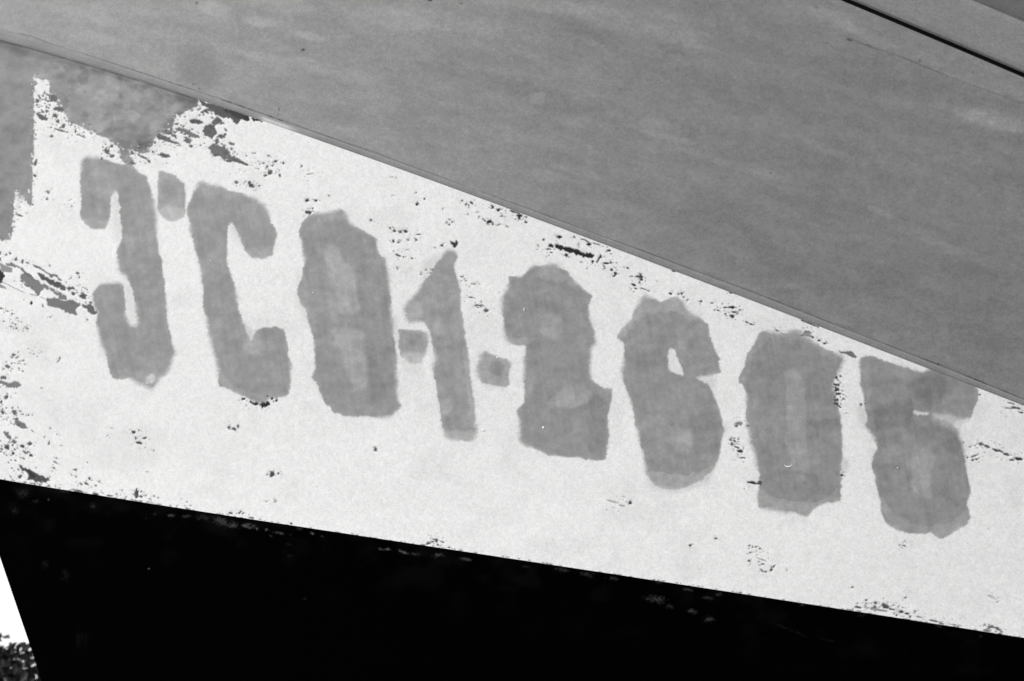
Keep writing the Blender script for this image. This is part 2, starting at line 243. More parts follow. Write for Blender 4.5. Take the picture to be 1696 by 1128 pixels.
B([(115,550,5,28),(138,830,24,9,8,46),(175,830,12,14,0,72),(78,675,20,9,5,48),(38,640,9,70),(50,625,7,75),(30,620,6,75),(60,655,14,5,30,62),(90,708,18,4,5,110),(75,540,22,10,0,140),(60,552,8,120),(577,793,9,7,0,30),(1262,640,14,9,10,110),(1290,650,20,8,15,100),(1345,672,28,8,15,92),(1385,690,18,8,15,100),(1445,713,24,8,5,46),(1415,718,16,6,5,92),(1225,700,22,4,-20,112),(1240,715,10,4,-20,105),(1222,718,6,100),(1195,705,5,85)], *S5)
low.cluster(1217, 735, 12, 14, 14, 1.4, 85); low.cluster(1628, 745, 46, 6, 14, 1.5, 125, 16); low.cluster(1386, 640, 6, 22, 14, 2.0, 75)
# right lower edge and along the boot top
SF = (3.392, 1196, 860)
B([(152,234,9,7,30,30),(215,165,7,70),(190,157,7,5,0,68),(172,157,5,80),(160,190,8,5,0,80),(155,148,9,5,-30,90),(228,252,9,5,0,60),(208,240,5,100),(225,290,11,5,40,48),(246,297,7,5,0,40),(278,285,8,38),(292,266,9,6,-30,68),(365,287,5,110),(225,228,34,4,22,165),(1022,148,8,5,0,58),(1025,128,4,90),(998,146,4,90),(812,455,11,6,0,66),(862,470,14,8,10,86),(918,490,28,12,20,72),(950,505,26,7,10,100),(765,496,20,8,10,84),(1008,520,14,8,0,66),(1042,530,16,7,5,80),(1058,548,9,84),(980,540,6,14),(860,500,12,18,0,130),(880,510,50,8,10,150),(1190,572,26,6,12,92),(1230,585,18,5,12,110),(1520,605,14,8,0,110),(1545,615,20,8,30,92),(1570,632,12,5,20,100),(1490,625,25,6,0,140),(1500,610,8,110),(1030,442,9,5,0,112),(732,383,9,7,0,115),(1085,517,9,4,0,110),(1110,550,20,4,15,120),(1310,595,40,4,8,160),(1520,440,26,6,30,185)], *SF)
low.cluster(1470, 1008, 55, 9, 26, 1.7, 110, 10); low.cluster(1650, 1042, 24, 7, 14, 1.5, 105, 15); low.cluster(1262, 918, 16, 12, 8, .9, 110)
SD = (3.769, 350, 820)
B([(120,112,15,7,5,56),(175,112,8,6,-40,56),(185,103,10,4,0,56),(195,115,6,56),(250,142,15,8,10,72),(500,178,7,78),(1405,285,12,16,0,78),(1395,278,22,5,10,84),(1385,292,12,6,0,90),(1355,302,18,10,0,108),(1443,293,14,5,20,100),(1488,327,9,5,20,76),(1415,312,8,90),(400,38,10,175),(345,40,8,190)], *SD)
B([(676,1110,8,70),(600,1105,26,5,15,185),(640,1122,16,4,10,165),(65,293,11,7,0,110),(40,272,12,4,0,120),(20,272,5,120)], 2.5636, 780, 400)
B([(400,1085,8,10,0,100),(108,57,14,8,10,78),(100,5,8,60),(140,5,6,60),(580,20,8,7,0,58),(380,92,6,100)], 2.623, 470, 330)
B([(1483,165,10,105),(1645,120,12,8,0,120)], 3.769, 750, 860)
B([(810,1100,18,8,10,34),(845,1106,18,12,0,22),(862,1100,10,10,0,26),(760,1080,8,6,0,40),(880,1078,8,6,0,40),(898,1086,6,42),(790,1092,6,60),(860,1068,5,70)], 2.5075, 100, 230)
B([(388,711,5,3,20,84),(380,708,3,120),(394,706,2.5,110),(451,785,4,6,20,74),(461,784,2,90),(443,786,2,120),(622,744,2.5,3.5,10,105),(245,632,3,5,30,200)], 1, 0, 0)
# boot-top edge nicks
for i in range(150):
    x = rng.random() * 1750 - 20; y = np.interp(x, wx, wy); low.blob(x, y - rng.random() * 1.6, 1.5 + 3 * rng.random() ** 2, .9, 9, 30 + 40 * rng.random(), op=.8)
for i in range(70):
    x = rng.random() * 330 - 10; y = np.interp(x, wx, wy) - rng.random() ** 2 * 16; low.blob(x, y, 1 + 1.6 * rng.random(), 1.0, 9, 60 + 60 * rng.random(), op=.9)
for i in range(40):                   # sparse pinprick specks
    x = rng.random() * 1696; a = np.interp(x, kx, ky); c = np.interp(x, wx, wy); y = a + (c - a) * rng.random() ** 1.3
    low.blob(x, y, .9, .8, 0, 130, op=.7)

# ------------------------------------------------------------------ letters and figures (painted by brush)
LET = []
def letter(name, label, pts, s, ox, oy, patches=(), wash=(), holes=(), tone=150, sigma=1.5):
    P = Z(pts, s, ox, oy); x0, y0, x1, y1 = region(P, 16)
    for pp, *_ in wash:
        a, bb, c, dd = region(Z(pp, s, ox, oy), 16); x0, y0, x1, y1 = min(x0, a), min(y0, bb), max(x1, c), max(y1, dd)
    X, Y = np.meshgrid(np.arange(x0, x1) + .0, np.arange(y0, y1) + .0); sd_ = int(x0) % 50
    hard = poly_mask(P, x0, y0, x1, y1)
    m = warp(blur(hard, 1.5), X, Y, 3.0, 16, sd_ + 11); m = warp(m, X, Y, 1.5, 3.0, sd_ + 15)
    soft = ss(.42, .7, fbm(X / 38, Y / 38, sd_ + 19, 2)); m = m * (1 - soft) + blur(m, 4.0) * soft
    e = np.clip(4 * m * (1 - m), 0, 1)
    n = (fbm(X / 7, Y / 3.2, sd_) - .5) * .75 + (vn(X / 1.6, Y / 1.6, sd_ + 3) - .5) * .3
    wd = .24 + .10 * fbm(X / 30, Y / 30, sd_ + 1) + .2 * soft
    a = ss(.5 - wd, .5 + wd, m + n * e * .7); a = np.maximum(a, ss(.1, .9, blur(hard, 3.5)) * .55 * (.4 + .9 * soft))
    # second, shorter pass of the brush: the rim is a thinner coat
    core = ss(.35, .75, blur(poly_mask(P, x0, y0, x1, y1), 4.0) * 1.0 + .25 * (fbm(X / 18, Y / 10, sd_ + 5) - .5) - .22)
    xr = X * .985 - Y * .17
    T = tone + 2 + 9 * (1 - core) + 14 * (fbm(xr / 4.5, Y / 50, sd_ + 21) - .5) + 22 * (fbm(X / 11, Y / 9, sd_ + 23) - .5) + 20 * (fbm(X / 26, Y / 22, sd_ + 2) - .5) + 6 * (fbm(X / 5, Y / 5, sd_ + 7) - .5)
    for pp, dt, sg in patches:
        q = warp(blur(poly_mask(Z(pp, s, ox, oy), x0, y0, x1, y1), sg * 1.25 + .3), X, Y, 6, 14, sd_ + 25); q = ss(.1, .9, q + .3 * (fbm(X / 9, Y / 6, sd_ + 9) - .5) * np.clip(4 * q * (1 - q), 0, 1)); T = T + 1.3 * dt * q
    for pp, op, sg in wash:
        q = blur(poly_mask(Z(pp, s, ox, oy), x0, y0, x1, y1), sg) * (.7 + .6 * (fbm(X / 6, Y / 4, sd_ + 4) - .5)); a = np.maximum(a, q * op)
    for pp, op, sg in holes:
        q = warp(blur(poly_mask(Z(pp, s, ox, oy), x0, y0, x1, y1), sg + .4), X, Y, 3, 5, sd_ + 27); a = a * (1 - op * ss(.2, .8, q))
    a = a * ss(-11, -8, Y - np.interp(X, kx, ky)); bx = (x0, y0, x1, y1)
    t = sl_(low.t, bx); k_ = a * (1 - .85 * np.clip(sl_(low.m, bx), 0, 1)); t[:] = t * (1 - k_) + alb(T) * k_     # thin edges soak into the white coat
    LET.append((name, label, bx, a))
def dry_line(pts, op=.45, tone=118, wd=1.5):
    for (ax, ay), (bx_, by_) in zip(pts[:-1], pts[1:]):
        L_ = math.hypot(bx_ - ax, by_ - ay); n_ = max(2, int(L_ / 2.0)); an = math.degrees(math.atan2(by_ - ay, bx_ - ax))
        for i in range(n_):
            f = (i + .5) / n_; k = rng.random()
            low.blob(ax + (bx_ - ax) * f, ay + (by_ - ay) * f, L_ / n_ * .8 + .6, wd * (.4 + .3 * k), an, tone, op=op * (.35 + .65 * k), chip=False, edge=.8, rough=.5)
z2 = (2.5075, 100, 230); z3 = (2.623, 470, 330); z4 = (2.5636, 780, 400); z5 = (2.968, 1200, 520)
letter('painted_letter', 'grey brush-painted letter J, first of the row', [(90,72),(150,78),(230,98),(295,110),(330,140),(358,150),(372,200),(390,265),(403,335),(402,400),(412,470),(422,500),(425,560),(432,600),(440,680),(452,770),(462,850),(484,893),(462,905),(460,945),(440,980),(412,990),(400,1020),(372,1048),(345,1028),(300,1005),(280,988),(240,998),(212,990),(200,950),(180,880),(160,820),(145,760),(155,720),(138,690),(132,640),(150,620),(165,598),(210,595),(262,605),(268,640),(272,690),(265,730),(285,770),(322,778),(318,740),(305,690),(300,640),(288,600),(270,565),(245,555),(237,500),(235,460),(255,410),(252,380),(248,330),(246,270),(240,235),(228,222),(214,240),(210,300),(205,345),(185,372),(140,375),(105,355),(85,330),(84,250),(80,180),(84,120)], *z2,
       patches=[([(270,370),(300,360),(310,420),(300,500),(270,470)], 9, 5), ([(270,760),(340,780),(330,860),(280,860)], 6, 5), ([(80,330),(200,335),(205,375),(90,375)], 8, 3), ([(240,960),(420,960),(420,1050),(240,1050)], 7, 4), ([(170,110),(240,110),(240,350),(200,350)], 5, 4)],
       wash=[([(205,220),(255,220),(265,430),(250,440),(215,410)], .30, 4), ([(262,600),(305,600),(330,780),(275,780)], .28, 4)], holes=[([(355,985),(390,972),(395,1000),(380,1020),(355,1010)], .5, 2.5)], tone=149)
letter('painted_dot', 'grey painted dot between the letters J and C, set high', [(407,130),(440,138),(475,150),(495,172),(520,185),(524,250),(515,320),(495,335),(470,345),(440,338),(415,315),(402,290),(402,200)], *z2,
       patches=[([(430,170),(480,190),(490,260),(440,270)], -10, 6), ([(405,280),(520,290),(500,345),(420,335)], 18, 4)], tone=158)
letter('painted_letter', 'grey brush-painted letter C, second of the row', [(570,190),(585,172),(610,182),(638,196),(660,188),(700,215),(760,230),(815,250),(850,275),(868,310),(870,345),(890,370),(903,400),(888,440),(886,485),(850,496),(800,495),(775,470),(755,430),(735,380),(710,345),(698,360),(692,430),(695,520),(710,570),(728,620),(738,700),(755,760),(785,820),(803,845),(808,800),(830,785),(900,783),(930,795),(940,850),(945,900),(958,940),(956,1030),(945,1065),(900,1070),(860,1085),(845,1100),(810,1095),(760,1070),(700,1040),(655,1025),(655,960),(640,900),(620,820),(605,750),(595,680),(588,600),(575,520),(555,450),(540,390),(535,340),(525,320),(528,280),(545,245)], *z2,
       patches=[([(600,170),(760,225),(740,260),(560,230)], 8, 4), ([(770,460),(890,455),(890,500),(780,500)], 10, 2.5), ([(750,800),(830,860),(830,920),(760,880)], 12, 5), ([(655,960),(720,1030),(850,1080),(760,1080),(650,1030)], 9, 3)],
       wash=[([(690,335),(735,340),(775,470),(740,440),(700,380)], .3, 4), ([(735,740),(805,800),(806,860),(750,830)], .6, 3)], tone=149)
letter('painted_digit', 'grey brush-painted figure 0 after the letter C', [(75,110),(105,72),(150,60),(185,60),(195,48),(255,47),(275,75),(290,105),(340,130),(385,155),(405,175),(405,205),(415,240),(445,265),(455,330),(462,420),(470,520),(482,600),(492,660),(493,760),(495,860),(512,905),(485,925),(465,950),(400,950),(320,945),(258,943),(250,925),(220,930),(205,900),(175,880),(155,840),(140,800),(125,775),(135,740),(135,680),(130,600),(120,560),(100,520),(95,480),(78,465),(70,430),(55,410),(62,370),(80,330),(90,280),(80,220),(75,180),(66,145)], *z3,
       patches=[([(175,215),(230,205),(250,270),(300,280),(320,400),(335,500),(235,500),(225,400),(200,330)], 13, 3.5), ([(205,550),(350,570),(365,720),(360,830),(310,825),(270,760),(250,660),(225,640)], 13, 3.5), ([(170,240),(210,235),(240,440),(235,640),(215,640)], 5, 3), ([(60,330),(95,330),(110,500),(140,800),(250,930),(200,900),(130,760),(90,500),(60,420)], 10, 3), ([(360,645),(495,650),(495,870),(380,860)], -5, 2.5), ([(300,290),(450,290),(465,520),(340,520)], -4, 3), ([(190,50),(270,60),(390,165),(330,150),(240,90),(110,100)], 7, 4)],
       wash=[([(55,330),(90,330),(120,560),(100,560),(60,440)], .35, 4), ([(455,480),(490,520),(500,640),(480,640)], .4, 3)], tone=149)
letter('painted_dot', 'grey painted dot between the figures 0 and 1, fading downward', [(495,562),(520,570),(560,565),(600,572),(625,580),(632,600),(625,660),(605,690),(600,715),(545,715),(535,700),(510,680),(500,640)], *z3,
       patches=[([(535,580),(590,575),(600,620),(575,650),(540,635)], -12, 4), ([(500,660),(620,660),(600,750),(540,750)], 22, 3)], wash=[([(510,690),(605,690),(605,748),(520,748)], .35, 3)], tone=160)
letter('painted_digit', 'grey brush-painted figure 1 with a pointed flag', [(710,212),(735,225),(757,243),(742,280),(750,330),(768,400),(768,470),(780,540),(795,620),(805,720),(820,820),(828,900),(836,1010),(828,1048),(720,1050),(695,1030),(690,985),(675,900),(660,800),(650,740),(655,690),(645,640),(625,560),(610,535),(580,530),(548,540),(535,510),(515,465),(540,445),(570,410),(600,370),(640,320),(660,280),(690,240)], *z3,
       patches=[([(640,530),(690,520),(690,600),(650,600)], 14, 4), ([(520,440),(590,440),(600,520),(545,530)], 12, 4), ([(680,870),(730,860),(735,930),(700,940)], 14, 4), ([(700,1005),(830,1005),(830,1050),(710,1050)], 14, 2), ([(775,640),(800,640),(832,1000),(810,1000)], 9, 1.5), ([(735,760),(790,760),(790,830),(745,830)], 6, 4), ([(640,470),(740,470),(740,510),(640,510)], -8, 4)],
       wash=[([(610,265),(710,225),(660,300),(600,380),(600,330)], .45, 4)], tone=153)
letter('painted_dot', 'grey painted dot between the figures 1 and 2', [(45,470),(80,473),(110,485),(150,500),(178,515),(165,560),(163,605),(150,622),(100,618),(50,600),(28,570),(22,530),(35,500)], *z4,
       patches=[([(78,525),(110,500),(145,525),(148,560),(120,580),(85,570)], -15, 2)], wash=[([(40,595),(150,610),(140,635),(60,625)], .3, 3)], tone=163)
letter('painted_digit', 'grey brush-painted figure 2, its base a thick block', [(165,148),(215,150),(240,125),(270,100),(310,105),(340,95),(375,110),(410,130),(440,165),(480,205),(515,225),(505,265),(500,280),(510,330),(525,385),(537,435),(512,450),(510,500),(508,585),(528,600),(560,622),(598,630),(592,680),(580,760),(585,830),(578,880),(566,932),(500,925),(440,918),(380,912),(330,908),(290,885),(240,870),(208,852),(205,790),(200,740),(195,715),(220,690),(228,640),(220,570),(228,500),(232,442),(190,440),(150,425),(145,400),(135,370),(140,330),(130,290),(128,245),(150,210),(160,180)], *z4,
       patches=[([(290,320),(340,290),(385,320),(385,430),(300,400)], 11, 4), ([(320,680),(380,630),(480,605),(510,640),(490,690),(430,712),(340,715)], 12, 3), ([(240,130),(340,95),(440,165),(500,250),(400,170),(300,150)], 10, 3), ([(530,600),(598,630),(590,690),(540,650)], 8, 2), ([(500,640),(560,660),(580,880),(500,900)], -5, 3), ([(150,400),(270,410),(230,445),(150,430)], 12, 2.5), ([(215,570),(300,570),(240,690),(215,690)], 8, 5)],
       wash=[([(340,85),(380,90),(400,130),(360,120)], .3, 3), ([(128,360),(160,360),(170,435),(140,430)], .4, 3)], tone=147)
letter('painted_digit', 'grey brush-painted figure 6 with a small open counter', [(735,222),(760,235),(805,258),(840,240),(880,235),(905,265),(930,305),(965,315),(1005,350),(1015,400),(1035,440),(1050,490),(1058,540),(1058,555),(1020,572),(960,582),(975,592),(1010,610),(1030,640),(1050,700),(1065,750),(1078,800),(1065,850),(1058,900),(1045,940),(1020,985),(980,1015),(920,1040),(880,1056),(820,1050),(780,1035),(760,1010),(742,985),(735,930),(720,870),(705,800),(695,740),(680,690),(660,640),(645,590),(638,550),(650,520),(648,440),(618,405),(640,375),(680,330),(690,290),(715,270)], *z4,
       patches=[([(742,985),(790,975),(870,992),(960,990),(1045,940),(1040,1060),(760,1060)], 16, 1.2), ([(735,220),(920,240),(1000,350),(940,335),(850,298),(760,310),(690,350),(640,400),(610,400)], 13, 1.5), ([(850,800),(930,790),(950,860),(920,900),(870,890)], 13, 5), ([(870,400),(930,430),(900,560),(860,460)], 9, 4), ([(1010,520),(1058,520),(1058,580),(900,580),(900,540)], 5, 2), ([(690,460),(830,450),(830,560),(700,560)], -5, 4), ([(900,720),(1060,740),(1050,900),(960,880)], -5, 5)],
       wash=[([(900,570),(1050,555),(1030,640),(900,610)], .35, 4), ([(1060,760),(1100,765),(1100,800),(1065,840)], .3, 4), ([(740,980),(1040,960),(1000,1035),(860,1070),(760,1040)], .55, 3)],
       holes=[([(850,448),(868,470),(884,505),(897,540),(903,578),(870,560),(838,548),(836,505),(840,468)], .9, 2.0), ([(940,576),(1058,560),(1058,578),(1000,592)], .5, 1.5)], tone=147)
letter('painted_digit', 'grey brush-painted figure 0 left of the last figure', [(150,130),(170,90),(200,80),(250,92),(300,92),(345,72),(385,100),(430,125),(480,160),(530,185),(590,205),(580,240),(560,280),(545,310),(535,350),(545,420),(560,470),(572,520),(575,600),(580,680),(575,780),(572,850),(565,915),(540,930),(490,930),(440,955),(400,995),(350,978),(300,978),(230,965),(165,950),(158,910),(165,860),(170,790),(155,730),(140,670),(125,620),(112,560),(108,480),(105,400),(100,350),(65,340),(75,300),(100,250),(115,190)], *z5,
       patches=[([(300,270),(360,275),(395,400),(400,520),(410,650),(420,790),(330,765),(310,640),(300,500)], 11, 2), ([(160,850),(230,885),(330,915),(450,925),(530,890),(565,860),(565,1000),(160,1000)], 11, 1), ([(150,80),(345,70),(590,205),(520,230),(430,150),(330,115),(220,125),(150,190),(110,330),(60,340)], 10, 1.5), ([(400,520),(575,520),(570,560),(410,560)], -7, 1.5), ([(105,380),(150,400),(165,760),(120,600)], 5, 2)],
       wash=[([(575,700),(620,720),(610,760),(580,800)], .45, 3)], tone=143)
letter('painted_digit', 'grey brush-painted figure 5 at the end of the row, its arm running into the grey topside', [(668,215),(700,205),(760,218),(820,245),(890,262),(950,282),(985,288),(1025,255),(1120,275),(1215,335),(1245,372),(1240,430),(1215,500),(1205,535),(1165,550),(1150,585),(1170,640),(1185,720),(1195,800),(1212,860),(1195,930),(1210,1000),(1190,1040),(1140,1060),(1100,1090),(1075,1108),(1040,1092),(1010,1070),(980,1083),(930,1080),(880,1076),(840,1063),(800,1040),(775,990),(765,930),(755,880),(745,820),(730,780),(722,740),(728,700),(750,665),(740,620),(715,580),(690,550),(700,520),(690,450),(680,400),(665,320),(662,260)], *z5,
       patches=[([(925,650),(1000,640),(1022,700),(1015,800),(1032,890),(980,915),(930,880),(915,800)], 14, 2.5), ([(770,880),(830,980),(920,1030),(1020,1048),(1120,1020),(1190,950),(1215,1110),(800,1110)], 12, 1.2), ([(950,270),(1110,300),(1080,450),(960,470),(920,400)], -13, 12), ([(730,450),(930,430),(920,560),(740,560)], -9, 4), ([(665,220),(720,230),(720,440),(690,560),(665,400)], 9, 2.5), ([(1080,360),(1240,380),(1210,520),(1060,520)], 5, 5), ([(820,250),(960,290),(960,330),(800,300)], 8, 4), ([(1010,488),(1205,505),(1200,548),(1100,565),(1010,515)], 16, 4), ([(920,560),(1120,560),(1170,680),(1120,700),(1050,620),(930,620)], -8, 3), ([(740,660),(900,640),(900,740),(730,740)], 6, 4)],
       wash=[([(655,440),(700,470),(720,560),(670,560)], .4, 4), ([(700,660),(760,660),(740,760),(710,740)], .35, 4), ([(1140,560),(1200,560),(1210,640),(1180,680)], .35, 4), ([(830,235),(1010,290),(1000,330),(850,290)], .45, 4)],
       holes=[([(920,474),(955,478),(1022,487),(990,500),(960,500),(930,490)], .65, 1.6), ([(1015,484),(1215,520),(1190,560),(1140,560),(1090,528),(1020,508)], .3, 3), ([(1120,535),(1230,500),(1230,640),(1185,640),(1150,570)], .6, 3)], tone=141)

# ------------------------------------------------------------------ upper (grey) side paint and bottom paint canvases
up = Canvas(alb(146)); up.t = alb(167 - 29 * ss(0, 1500, GX) + 6 * (fbm((GX + .3 * GY) / 120, (GY - .25 * GX) / 40, 21, 5) - .5) * 2 + 5 * (fbm((GX + .2 * GY) / 22, (GY - .2 * GX) / 14, 30) - .5) * 2 + 4 * ss(.5, .58, fbm((GX + .3 * GY) / 48, (GY - .3 * GX) / 16, 25)) - 3 * ss(.52, .6, fbm((GX + .15 * GY) / 90, (GY - .15 * GX) / 24, 37)) + 8 * (fbm(GX / 4.5, GY / 3.6, 13) - .5) * 2)  # grey graded darker aft: part of the light falloff put into the paint
def lp(x, y, rx, ry, an, dt, e=1.0):
    r = max(rx, ry) * 1.6 + 3; b = (int(x - r), int(y - r), int(x + r), int(y + r)); b = (max(b[0], -PAD), max(b[1], -PAD), min(b[2], CW - PAD), min(b[3], CH - PAD))
    X, Y = np.meshgrid(np.arange(b[0], b[2]) + .0, np.arange(b[1], b[3]) + .0); a = R(an)
    dx = (X - x) * math.cos(a) + (Y - y) * math.sin(a); dy = -(X - x) * math.sin(a) + (Y - y) * math.cos(a)
    f = ss(1.25, .55, np.sqrt((dx / rx) ** 2 + (dy / ry) ** 2) + .7 * (fbm(X / 9, Y / 6, int(x) % 40) - .5)); t = sl_(up.t, b); t *= 1 + 1.6 * dt * f
for a in [(355,14,24,14,10,.12),(430,36,24,9,12,.16),(512,60,24,8,14,.16),(470,10,70,14,10,.06),(440,95,90,7,12,.08),(500,98,20,4,5,.10),(560,120,90,14,12,.05),(650,30,90,16,10,.08),(760,40,120,18,12,.07),(900,10,120,14,6,.08),(1010,28,90,18,12,.06),(1120,50,70,26,25,.09),(880,60,40,10,10,.06),(820,215,110,12,12,.05),(700,250,60,14,10,-.04),(950,200,80,10,12,.06),(1090,205,36,10,14,.12),(1110,228,44,6,14,.12),(1180,262,80,7,18,.08),(1260,282,60,7,20,.07),(900,290,46,10,10,.08),(960,285,50,7,15,.07),(1350,240,60,9,18,.08),(1040,320,70,20,20,-.04),(1460,352,26,5,22,.11),(1520,385,60,12,18,.08),(1600,420,60,10,18,.08),(1650,200,70,18,12,.14),(1610,190,90,10,18,.09),(1380,30,50,14,22,.10),(1440,60,60,9,24,.08),(1610,140,70,6,22,.07),(1560,420,90,30,18,-.05),(1250,160,150,30,15,-.05),(800,130,130,16,14,-.06),(1000,60,70,12,12,-.06),(1530,500,120,30,20,-.05),(200,30,120,22,12,.04),(150,60,60,12,12,.05),(260,40,80,12,10,-.04),(330,115,38,34,0,-.10),(430,115,60,14,5,.05),(620,165,60,20,8,.05),(560,190,60,14,12,-.04),(620,230,70,12,14,.03),(740,300,60,14,18,.05),(1200,380,100,20,18,-.04),(1640,560,70,24,20,-.04)]: lp(*a)
up.poly([(292,74),(356,74),(358,100),(356,132),(290,136)], 141, sigma=1.6, op=.3, amp=.3, chip=False); up.poly([(878,155),(902,151),(903,170),(880,173)], 163, sigma=1.5, op=.55, chip=False)
up.blob(502, 83, 3.0, 2.6, 0, 85); up.blob(712, 0, 5, 2, 5, 12); up.blob(764, 6, 3, 2, 0, 120); up.blob(326, 5, 3, 2.4, 0, 125)
for q in [(1407,66,5,2.4,20,85),(1440,77,7,2,22,105),(1352,12,3,2.5,0,125),(1612,120,2,2,0,115),(1523,101,2.4,2,0,100),(320,139,1.6,1.4,0,80),(330,147,1.8,1.4,0,80),(325,139,1.2,1,0,90),(318,147,1.4,1,0,90),(462,181,2,3,0,105),(461,190,1.5,1.5,0,110),(1554,604,2.6,2,0,35),(1276,287,1.6,1.3,0,80),(1370,72,3,2,20,125)]:
    up.blob(q[0], q[1], q[2], q[3], q[4], q[5])
for x in np.arange(30, 1700, 2.6):                     # dark line painted for the shade in the crevice above the moulding
    y = np.interp(x, ux, uy); k = fbm(x / 40 + 0 * y, y * 0, 17)
    up.blob(x, y - 1.0, 3.0, 1.1, 19, 108 - 26 * k, op=float(.25 + .55 * k), rough=.5)
for x0_, x1_, tn in [(368,384,50),(395,406,60),(445,453,45),(461,467,50),(410,420,90),(280,302,80),(1600,1632,62),(1520,1552,80),(1655,1696,70)]:
    up.line([(x0_, np.interp(x0_, ux, uy) - .5), (x1_, np.interp(x1_, ux, uy) - .5)], 2.2, tn, op=.9)
up.line([(1390,58),(1440,77),(1493,95),(1551,119),(1600,138),(1668,162),(1700,174)], 3.5, 112, op=.35); up.line([(1400,60),(1455,84)], 2.4, 100, op=.4)
up.line([(1493,94),(1555,120)], 2.2, 92, op=.5)
for i in range(110):
    up.blob(rng.random() * 1696, rng.random() * 650, .9, .8, 0, 185 if rng.random() < .5 else 105, op=.6)
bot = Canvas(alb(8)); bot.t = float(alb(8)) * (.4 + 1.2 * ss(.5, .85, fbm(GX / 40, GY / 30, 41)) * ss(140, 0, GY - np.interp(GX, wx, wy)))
def sm(L, s, ox, oy, k=1.0):
    for x, y, rx, ry, an, v in L:
        cx, cy = ox + x / s, oy + y / s; rx /= s; ry /= s
        q = max(rx, ry) * 1.8 + 4; b = (max(int(cx - q), -PAD), max(int(cy - q), -PAD), min(int(cx + q), CW - PAD), min(int(cy + q), CH - PAD))
        X, Y = np.meshgrid(np.arange(b[0], b[2]) + .0, np.arange(b[1], b[3]) + .0); c_, s_ = math.cos(R(an)), math.sin(R(an))
        dx = (X - cx) * c_ + (Y - cy) * s_; dy = -(X - cx) * s_ + (Y - cy) * c_; e = np.sqrt((dx / rx) ** 2 + (dy / ry) ** 2)
        n = .6 * fbm(dx / 4, dy / 1.9, int(x) % 30) + .4 * vn(X / 1.7, Y / 1.5, int(y) % 30)
        m = ss(.52, .85, n + .34 * (1 - e) * ss(1.7, .8, e)) * ss(1.6, .6, e)
        t = sl_(bot.t, b); val = alb(v * .85); t[:] = t * (1 - m * .9) + val * m * .9
sm([(50,160,50,25,20,85),(130,185,40,20,15,80),(225,192,50,18,10,105),(285,208,16,8,30,150),(345,215,12,8,0,120),(420,235,70,7,10,95),(375,255,14,5,15,90),(630,240,14,5,35,140),(690,257,14,4,35,90),(550,210,20,14,0,70),(1060,338,25,8,5,95),(1105,338,18,5,8,160),(1195,355,40,8,20,120),(1270,370,35,12,10,75),(1420,375,40,16,0,90),(1590,403,50,6,8,85),(490,380,22,12,0,32),(580,650,18,14,0,40),(480,310,30,12,0,30)], *SD)
sm([(70,245,50,7,5,80),(680,315,50,16,5,75),(840,345,60,22,8,60),(1000,370,50,10,8,70),(1280,385,40,20,0,55),(1270,500,70,25,10,80),(1350,545,30,20,0,60),(1490,575,40,16,10,85),(1600,625,35,20,0,85),(1590,490,45,12,5,60),(1470,440,50,8,8,70),(1660,470,22,14,0,70),(450,295,30,6,10,50)], 3.769, 750, 860)
sm([(120,120,40,35,0,42),(190,165,25,14,0,40),(500,190,20,16,0,60),(260,155,8,8,0,90),(340,110,45,12,8,42),(80,215,25,20,0,36),(920,240,22,10,0,95),(1000,245,30,12,0,65),(1090,250,50,20,10,50),(1190,275,50,22,20,75),(1240,300,40,10,0,80),(830,232,8,8,0,70),(785,255,5,5,0,90),(800,525,5,3,0,150),(350,560,30,40,0,24),(240,500,20,30,0,26),(440,900,60,50,0,16)], 3.2425, 0, 780)
sm([(450,482,12,6,0,100),(690,510,20,5,0,50),(330,600,70,6,25,34),(430,640,90,6,25,36),(600,680,70,6,15,28),(1220,600,25,10,8,70),(1455,655,16,8,0,55),(1625,660,12,4,0,80),(560,540,8,6,0,40),(780,540,30,12,0,30)], 3.392, 1196, 860)

for pts, s_, ox, oy in [([(735,890),(750,935),(790,972),(870,990),(960,988),(1015,968),(1045,935),(1060,890)], *z4), ([(690,345),(750,312),(850,298),(930,325),(985,380),(1015,440)], *z4),
        ([(190,850),(240,890),(330,915),(430,925),(510,900),(548,855)], *z5), ([(160,190),(220,125),(330,115),(430,150),(500,220)], *z5), ([(298,300),(300,480),(312,640),(325,740)], *z5), ([(402,520),(570,522)], *z5), ([(402,520),(410,660),(420,760)], *z5),
        ([(1130,590),(1160,650),(1185,740),(1195,850),(1185,930),(1130,1010),(1040,1045),(940,1035),(850,1000),(800,930)], *z5), ([(300,290),(320,400),(345,520),(362,640),(362,760)], *z3), ([(222,400),(240,520),(215,600)], *z3), ([(360,648),(492,650)], *z3),
        ([(770,640),(790,800),(812,1000)], *z3), ([(340,716),(430,714),(500,690)], *z4), ([(320,680),(380,630),(440,610)], *z4), ([(170,405),(300,402)], *z4), ([(915,760),(930,840),(985,905)], *z5)]:
    dry_line(Z(pts, s_, ox, oy), op=.34)

def sample(c, px, py):
    x = np.clip(px + PAD, 0, CW - 1.001); y = np.clip(py + PAD, 0, CH - 1.001); xi = x.astype(int); yi = y.astype(int); fx = x - xi; fy = y - yi
    return (c[yi, xi] * (1 - fx) + c[yi, xi + 1] * fx) * (1 - fy) + (c[yi + 1, xi] * (1 - fx) + c[yi + 1, xi + 1] * fx) * fy

